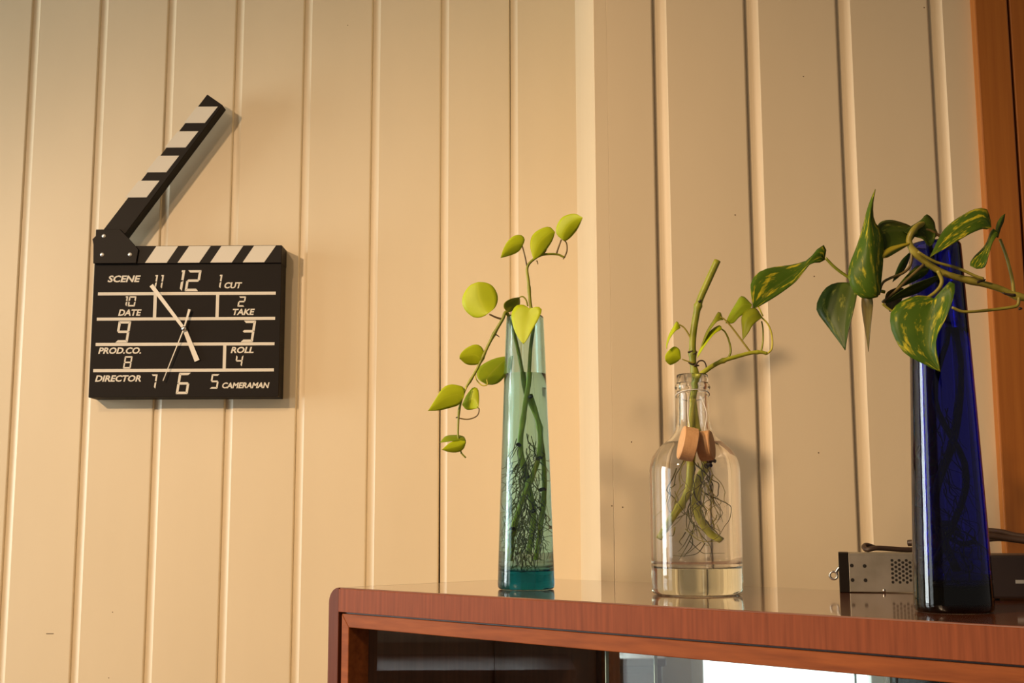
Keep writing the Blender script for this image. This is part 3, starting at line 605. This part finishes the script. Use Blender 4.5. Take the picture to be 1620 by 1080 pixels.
# variegated vine in the blue vase
bY = b0.y; fY = bY-.035
pe = thing('variegated_pothos', 'large variegated dark green vine spilling from the cobalt blue glass vase', 'plant', (b0.x, b0.y, b0.z+VBASE))
st_ = inside(b0, [(.004, .004, .028), (-.008, .0, .08), (.006, .004, .13), (.010, -.002, .19), (.003, 0, .24), (-.006, -.004, .283)])+px([(1478, 368, bY-.012), (1462, 355, bY-.016), (1447, 362, fY), (1438, 382, fY), (1450, 402, fY), (1475, 422, fY), (1505, 436, fY), (1545, 446, fY), (1580, 456, fY), (1605, 467, fY), (1632, 474, fY)], bY)
tube_obj('stem', st_, .0024, .0024, 'yellow_stem', pe, n=10, bumps=(.35, .62, .8, .95))
stalk(pe, [(1452, 398), (1480, 414), (1515, 424), (1542, 436), (1556, 441)], fY-.006, .0010, .0012, 'yellow_stem')
stalk(pe, [(1484, 428), (1490, 446), (1480, 462), (1455, 478), (1432, 488)], fY-.006, .0016, .0012, 'yellow_stem')
stalk(pe, [(1462, 418), (1440, 438), (1415, 462), (1396, 478)], fY-.004, .0012, .0011, 'brown_stem')
stalk(pe, [(1443, 400), (1440, 420), (1428, 432), (1408, 440), (1396, 448), (1390, 466)], fY, .0011, .0010, 'brown_stem')
stalk(pe, [(1400, 462), (1375, 455), (1345, 440), (1322, 424), (1306, 408)], fY+.006, .0013, .0011, 'green_stem')
stalk(pe, [(1604, 466), (1601, 440), (1592, 405), (1582, 378)], fY, .0015, .0011, 'yellow_stem')
stalk(pe, [(1612, 470), (1610, 482), (1600, 486), (1560, 491), (1525, 493), (1506, 486)], fY-.008, .0013, .0011, 'yellow_stem')
stalk(pe, [(1448, 366), (1468, 364), (1485, 372), (1500, 380)], fY+.012, .0013, .0011, 'brown_stem')
stalk(pe, [(1396, 480), (1404, 487), (1415, 494)], fY-.01, .0010, .0008, 'yellow_stem')
leaf(pe, [(1305, 408), (1307, 387), (1292, 395), (1278, 411), (1252, 419), (1216, 424), (1195, 435), (1187, 452), (1189, 472), (1192, 488)],
     [(1305, 411), (1298, 415), (1284, 416), (1276, 424), (1268, 434), (1257, 447), (1230, 467), (1200, 485), (1192, 488)], fY+.008, 'variegated_leaf', fY-.022,
     M=[(1305, 410), (1297, 405), (1283, 413), (1268, 425), (1240, 445), (1212, 467), (1192, 488)], eu=.010, ed=-.006)
leaf(pe, [(1345, 447), (1325, 447), (1308, 454), (1296, 471), (1292, 491), (1309, 516), (1327, 540), (1337, 554)], [(1345, 447), (1356, 455), (1355, 470), (1349, 497), (1342, 525), (1337, 554)],
     fY+.014, 'dark_leaf', fY+.002, M=[(1345, 447), (1338, 480), (1336, 520), (1337, 554)], eu=.012, ed=-.006)
leaf(pe, [(1388, 470), (1374, 473), (1354, 466), (1342, 441), (1344, 419), (1356, 388), (1366, 355), (1371, 334), (1378, 314), (1385, 299)],
     [(1388, 470), (1393, 462), (1394, 445), (1397, 414), (1397, 378), (1390, 357), (1383, 350), (1381, 325), (1385, 299)], fY-.012, 'variegated_leaf', fY-.002,
     M=[(1388, 470), (1384, 440), (1377, 400), (1375, 362), (1377, 335), (1385, 299)], eu=.010, ed=.008, mid=-.008)
leaf(pe, [(1364, 466), (1363, 480), (1365, 500), (1370, 530), (1374, 556)], [(1379, 466), (1381, 480), (1379, 500), (1376, 530), (1374, 556)], fY+.004, 'brown_leaf', fY-.006, eu=.012, ed=-.010)
leaf(pe, [(1450, 368), (1441, 358), (1427, 352), (1409, 348), (1392, 352), (1380, 372)], [(1450, 370), (1440, 384), (1425, 394), (1404, 406), (1390, 400), (1380, 372)], fY+.010, 'dark_leaf', fY-.006,
     M=[(1450, 368), (1430, 364), (1405, 365), (1380, 372)], eu=.014, ed=-.010)
leaf(pe, [(1440, 384), (1425, 386), (1410, 390), (1396, 398), (1392, 408)], [(1440, 386), (1430, 392), (1415, 401), (1402, 408), (1392, 408)], fY-.002, 'yellow_leaf', fY-.010)
leaf(pe, [(1480, 362), (1477, 349), (1466, 339), (1457, 348), (1441, 358), (1428, 366)], [(1480, 362), (1478, 382), (1470, 390), (1460, 378), (1446, 374), (1428, 366)], fY+.016, 'dark_leaf', fY+.004, eu=.010, ed=-.012)
leaf(pe, [(1568, 360), (1566, 345), (1560, 330), (1541, 331), (1522, 341), (1508, 350), (1490, 368), (1471, 407)], [(1568, 360), (1560, 363), (1554, 362), (1538, 368), (1520, 378), (1495, 393), (1471, 407)],
     fY-.006, 'variegated_leaf', fY-.020, M=[(1568, 360), (1555, 347), (1530, 357), (1505, 374), (1471, 407)], eu=.012, ed=-.006)
leaf(pe, [(1580, 370), (1570, 362), (1560, 385), (1552, 395), (1541, 406), (1534, 419), (1545, 425)], [(1580, 372), (1576, 375), (1570, 384), (1564, 403), (1558, 422), (1545, 425)], fY-.004, 'variegated_leaf', fY-.014, eu=.008, ed=-.008)
leaf(pe, [(1575, 374), (1576, 357), (1582, 345), (1590, 338)], [(1579, 376), (1583, 362), (1588, 350), (1590, 338)], fY-.002, 'dark_leaf', fY+.004)
leaf(pe, [(1478, 472), (1456, 467), (1430, 474), (1411, 490), (1408, 508), (1412, 527), (1425, 552), (1440, 565), (1460, 575), (1477, 584), (1488, 588)],
     [(1478, 472), (1492, 456), (1506, 443), (1511, 453), (1508, 472), (1497, 502), (1483, 530), (1481, 547), (1484, 567), (1488, 588)], fY-.022, 'variegated_leaf', fY-.030,
     M=[(1478, 472), (1470, 500), (1466, 530), (1472, 562), (1488, 588)], eu=.008, ed=-.010)
leaf(pe, [(1420, 454), (1404, 462), (1400, 476), (1404, 487), (1408, 493)], [(1422, 455), (1430, 457), (1426, 476), (1416, 488), (1408, 493)], fY+.006, 'brown_leaf', fY+.002, eu=-.010, ed=.010)
leaf(pe, [(1470, 424), (1452, 420), (1432, 438), (1416, 458)], [(1470, 426), (1463, 436), (1440, 448), (1416, 458)], fY+.008, 'dark_leaf', fY-.004)
leaf(pe, [(1490, 434), (1470, 440), (1440, 452), (1416, 466), (1398, 480)], [(1490, 436), (1474, 450), (1450, 464), (1420, 474), (1398, 480)], fY+.004, 'dark_leaf', fY-.004, eu=-.008, ed=.008)
leaf(pe, [(1438, 400), (1426, 412), (1418, 428), (1412, 446)], [(1440, 402), (1436, 416), (1426, 434), (1412, 446)], fY+.010, 'dark_leaf', fY+.002)
knots(pe, [(1606, 467, -20, -4), (1612, 488, 5, 0), (1545, 446, 14, -4)], fY-.002, 'node_bark', .0013)
bst = inside(b0, [(-.010, .004, .03), (.010, -.004, .10), (-.004, .002, .16), (.008, 0, .22)])
tube_obj('stem', bst, .0022, .0016, 'green_stem', pe, n=8)
roots(pe, 60, b0, (VBASE+.003, .16), VIN, 'root', 31)

# ------------------------------------------------------------------ power supply, cables, dark box
q0 = top_point(1328.5, 937); q0.z = HT+.0002; q1 = top_point(1400, 939.3)
pk = q0.y*1.0/FPX*1.01; PL, PH, PD = 165*pk, 60*pk, .042; rz = R(-14)
psu = thing('power_supply', 'small perforated metal power supply unit with black end behind blue vase', 'power supply', q0, rz); pm = MW[psu]
ec = 14.8*pk
mesh_obj('end_cap', box(0, ec, 0, PD, 0, PH, .0006), 'black_plastic', psu, pm)
case = mesh_obj('metal_case', box(ec+.0001, PL, .0004, PD, .0005, PH-.0003, .0005), 'galvanised', psu, pm)
def dots(name, pts, r, mt, n=8):
    bm = bmesh.new()
    for a, z in pts:
        vv = [bm.verts.new((a+r*math.cos(6.2832*i/n), .0002, z+r*math.sin(6.2832*i/n))) for i in range(n)]; f = bm.faces.new(vv)
        ex = bmesh.ops.extrude_face_region(bm, geom=[f]); bmesh.ops.translate(bm, vec=(0, .0006, 0), verts=[e for e in ex['geom'] if isinstance(e, bmesh.types.BMVert)])
    bmesh.ops.recalc_face_normals(bm, faces=bm.faces[:]); return mesh_obj(name, bm, mt, case, pm)
hp_ = []
for c in range(14):
    for r_ in range(6 if c % 2 == 0 else 5):
        xx = (1407.5+c*5.2-1328.5)*pk; zz = (938-(889.3+(0 if c % 2 == 0 else 3.3)+r_*6.55))*pk
        if xx < PL-.004: hp_.append((xx, zz))
tag(dots('vent_holes', hp_, 2.25*pk, 'hole_black'), kind='stuff')
for sx_, sy_ in ((1348, 897.5), (1367, 898), (1348.3, 919.3), (1367.4, 919.5)):
    dots('screw_hole', [((sx_-1328.5)*pk, (938-sy_)*pk)], 2.9*pk, 'hole_black', 10)
mesh_obj('screw', lathe([(0, .0009), (.0012, .0008), (.0018, 0), (0, 0)], 12), 'steel', case, pm @ Matrix.Translation(((1394-1328.5)*pk, .0005, 3.2*pk)) @ Matrix.Rotation(R(90), 4, 'X'), True)
lug = bmesh.new(); tube(lug, [pm @ Vector((-.0052+.0036*math.cos(a), .012, .0155+.0036*math.sin(a))) for a in [i*math.pi/6 for i in range(13)]], .0011, .0011, n=8, sub=3)
tube(lug, [pm @ Vector(e) for e in ((-.0028, .012, .0185), (-.001, .012, .0215), (.0006, .012, .023))], .0016, .0016, n=8)
bmesh.ops.recalc_face_normals(lug, faces=lug.faces[:]); mesh_obj('cable_lug', lug, 'steel', psu, None, True)
zc = q0.z+PH
def up(lst, r): return [Vector((P(x, 870, q0.y+dy).x, q0.y+dy, zc+r+h)) for x, dy, h in lst]
c1 = tag(tube_obj('power_cable', up([(1385, .026, .0012), (1372, .022, .004), (1367, .016, .0025), (1372, .009, .0), (1385, .008, .0015), (1400, .011, .0012), (1430, .015, -.0002), (1460, .018, .0002), (1490, .022, .003), (1530, .026, .006), (1580, .020, .010), (1640, .012, .006)], .0026), .0025, .0025, 'brown_cable', None, n=9), 'brown cable looped over the top of the metal power supply', 'cable')
c2 = tag(tube_obj('power_cable', up([(1437, .026, .006), (1450, .022, .0066), (1475, .018, .010), (1510, .012, .012), (1560, .006, .013), (1600, .004, .010), (1650, -.004, .006)], .0026), .0032, .0032, 'brown_cable', None, n=9), 'thick brown cable end lying beside the looped cable', 'cable')
c3 = tag(tube_obj('power_cable', up([(1456, .034, .013), (1475, .030, .016), (1520, .026, .0185), (1580, .016, .017), (1610, .010, .013), (1660, .000, .010)], .0026), .0030, .0030, 'brown_cable', None, n=9), 'topmost brown cable lying across the dark box', 'cable')
dq = top_point(1562, 950); dk = dq.y/FPX
dbx = thing('dark_box', 'dark brown electronics box behind the blue vase under the cables', 'box', (dq.x, dq.y, HT+.0002), R(-8)); dm = MW[dbx]
mesh_obj('case', box(0, .105, 0, .07, .0015, .0385, .002), 'black_box', dbx, dm)
mesh_obj('label_strip', box(.024, .040, -.0006, .0003, .0145, .0175), 'grey_label', dbx, dm)
for fx in (.008, .097):
    for fy in (.008, .062): mesh_obj('foot', lathe([(0, 0), (.004, 0), (.004, .0018), (0, .0018)], 12), 'black_plastic', dbx, dm @ Matrix.Translation((fx, fy, 0)))

# ------------------------------------------------------------------ room things only the mirror shows; the sideboard is added to darken its reflection
sbd = thing('sideboard', 'low dark wooden sideboard added under the window to darken the mirror', 'sideboard', (XL+.02, 1.0, 0)); sm = MW[sbd]
mesh_obj('body', box(0, .4, 0, .95, .08, .84, .004), 'dark_wood', sbd, sm); mesh_obj('top', box(-.0, .42, -.01, .96, .8405, .865, .004), 'dark_wood', sbd, sm)
for k in range(2):
    dr_ = mesh_obj('door', box(.4005, .412, .02+.465*k, .465+.465*k, .1, .82, .003), 'dark_wood', sbd, sm)
    mesh_obj('knob', lathe([(0, .016), (.008, .014), (.010, .008), (.005, 0), (0, 0)], 16), 'steel', dr_, sm @ Matrix.Translation((.412, .43+.09*k, .5)) @ Matrix.Rotation(R(90), 4, 'Y'), True)
for a in (.03, .37):
    for b_ in (.03, .92): mesh_obj('leg', box(a-.02, a+.02, b_-.02, b_+.02, 0, .0795, .003), 'dark_wood', sbd, sm)
chr_ = thing('dining_chair', 'black dining chair with slatted back in front of the glazed door', 'chair', (-2.05, .12, 0), R(70)); hm_ = MW[chr_]
mesh_obj('seat', box(-.21, .21, -.21, .21, .43, .46, .012), 'dark_leather', chr_, hm_)
for a in (-.18, .18):
    mesh_obj('leg', box(a-.018, a+.018, -.198, -.162, 0, .4295, .004), 'dark_leather', chr_, hm_)
    mesh_obj('leg', box(a-.018, a+.018, .165, .201, 0, .4295, .004), 'dark_leather', chr_, hm_)
    mesh_obj('back_post', box(a-.018, a+.018, .178, .209, .4605, .90, .004), 'dark_leather', chr_, hm_)
mesh_obj('top_rail', box(-.161, .161, .18, .205, .80, .895, .006), 'dark_leather', chr_, hm_)
for a in (-.09, 0, .09): mesh_obj('slat', box(a-.018, a+.018, .186, .2, .4605, .80), 'dark_leather', chr_, hm_)
HA, HB_ = Vector((-.98, -.16, 2.56)), Vector((-1.88, -.475, 2.42)); MID = (HA+HB_)/2
lamp = thing('ceiling_spotlight', 'black ceiling bar with two tilted metal spotlight heads', 'lamp', (MID.x, MID.y, CEIL))
tube_obj('ceiling_bar', [Vector((HA.x, HA.y, CEIL-.012)), Vector((MID.x, MID.y, CEIL-.012)), Vector((HB_.x, HB_.y, CEIL-.012))], .0118, .0118, 'lamp_metal', lamp, n=12, sub=2)
for LP, en in ((HA, EN_A), (HB_, EN_B)):
    dr = (AIM-LP).normalized(); qm = dr.to_track_quat('Z', 'Y').to_matrix().to_4x4(); hm = Matrix.Translation(LP-dr*.09) @ qm
    tube_obj('arm', [(LP.x-dr.x*.13, LP.y-dr.y*.13, CEIL-.012), (LP.x-dr.x*.13, LP.y-dr.y*.13, LP.z+.075), LP-dr*.118], .007, .007, 'lamp_metal', lamp, n=10)
    sh = mesh_obj('shade', lathe([(0, -.03), (.03, -.028), (.04, -.01), (.085, .07), (.083, .0705), (.038, -.006), (.028, -.023), (0, -.025)], 40), 'lamp_metal', lamp, hm, True)
    mesh_obj('bulb', lathe([(0, -.024), (.013, -.02), (.014, 0), (.026, .02), (.028, .034), (.018, .05), (0, .056)], 24), 'bulb', sh, hm, True)
    sp = bpy.data.lights.new('lamp_light', 'SPOT'); sp.energy = en; sp.color = (1, .69, .42); sp.spot_size = R(70); sp.spot_blend = 1; sp.shadow_soft_size = .07
    link(bpy.data.objects.new('lamp_light', sp), lamp, Matrix.Translation(LP) @ (-dr).to_track_quat('Z', 'Y').to_matrix().to_4x4())
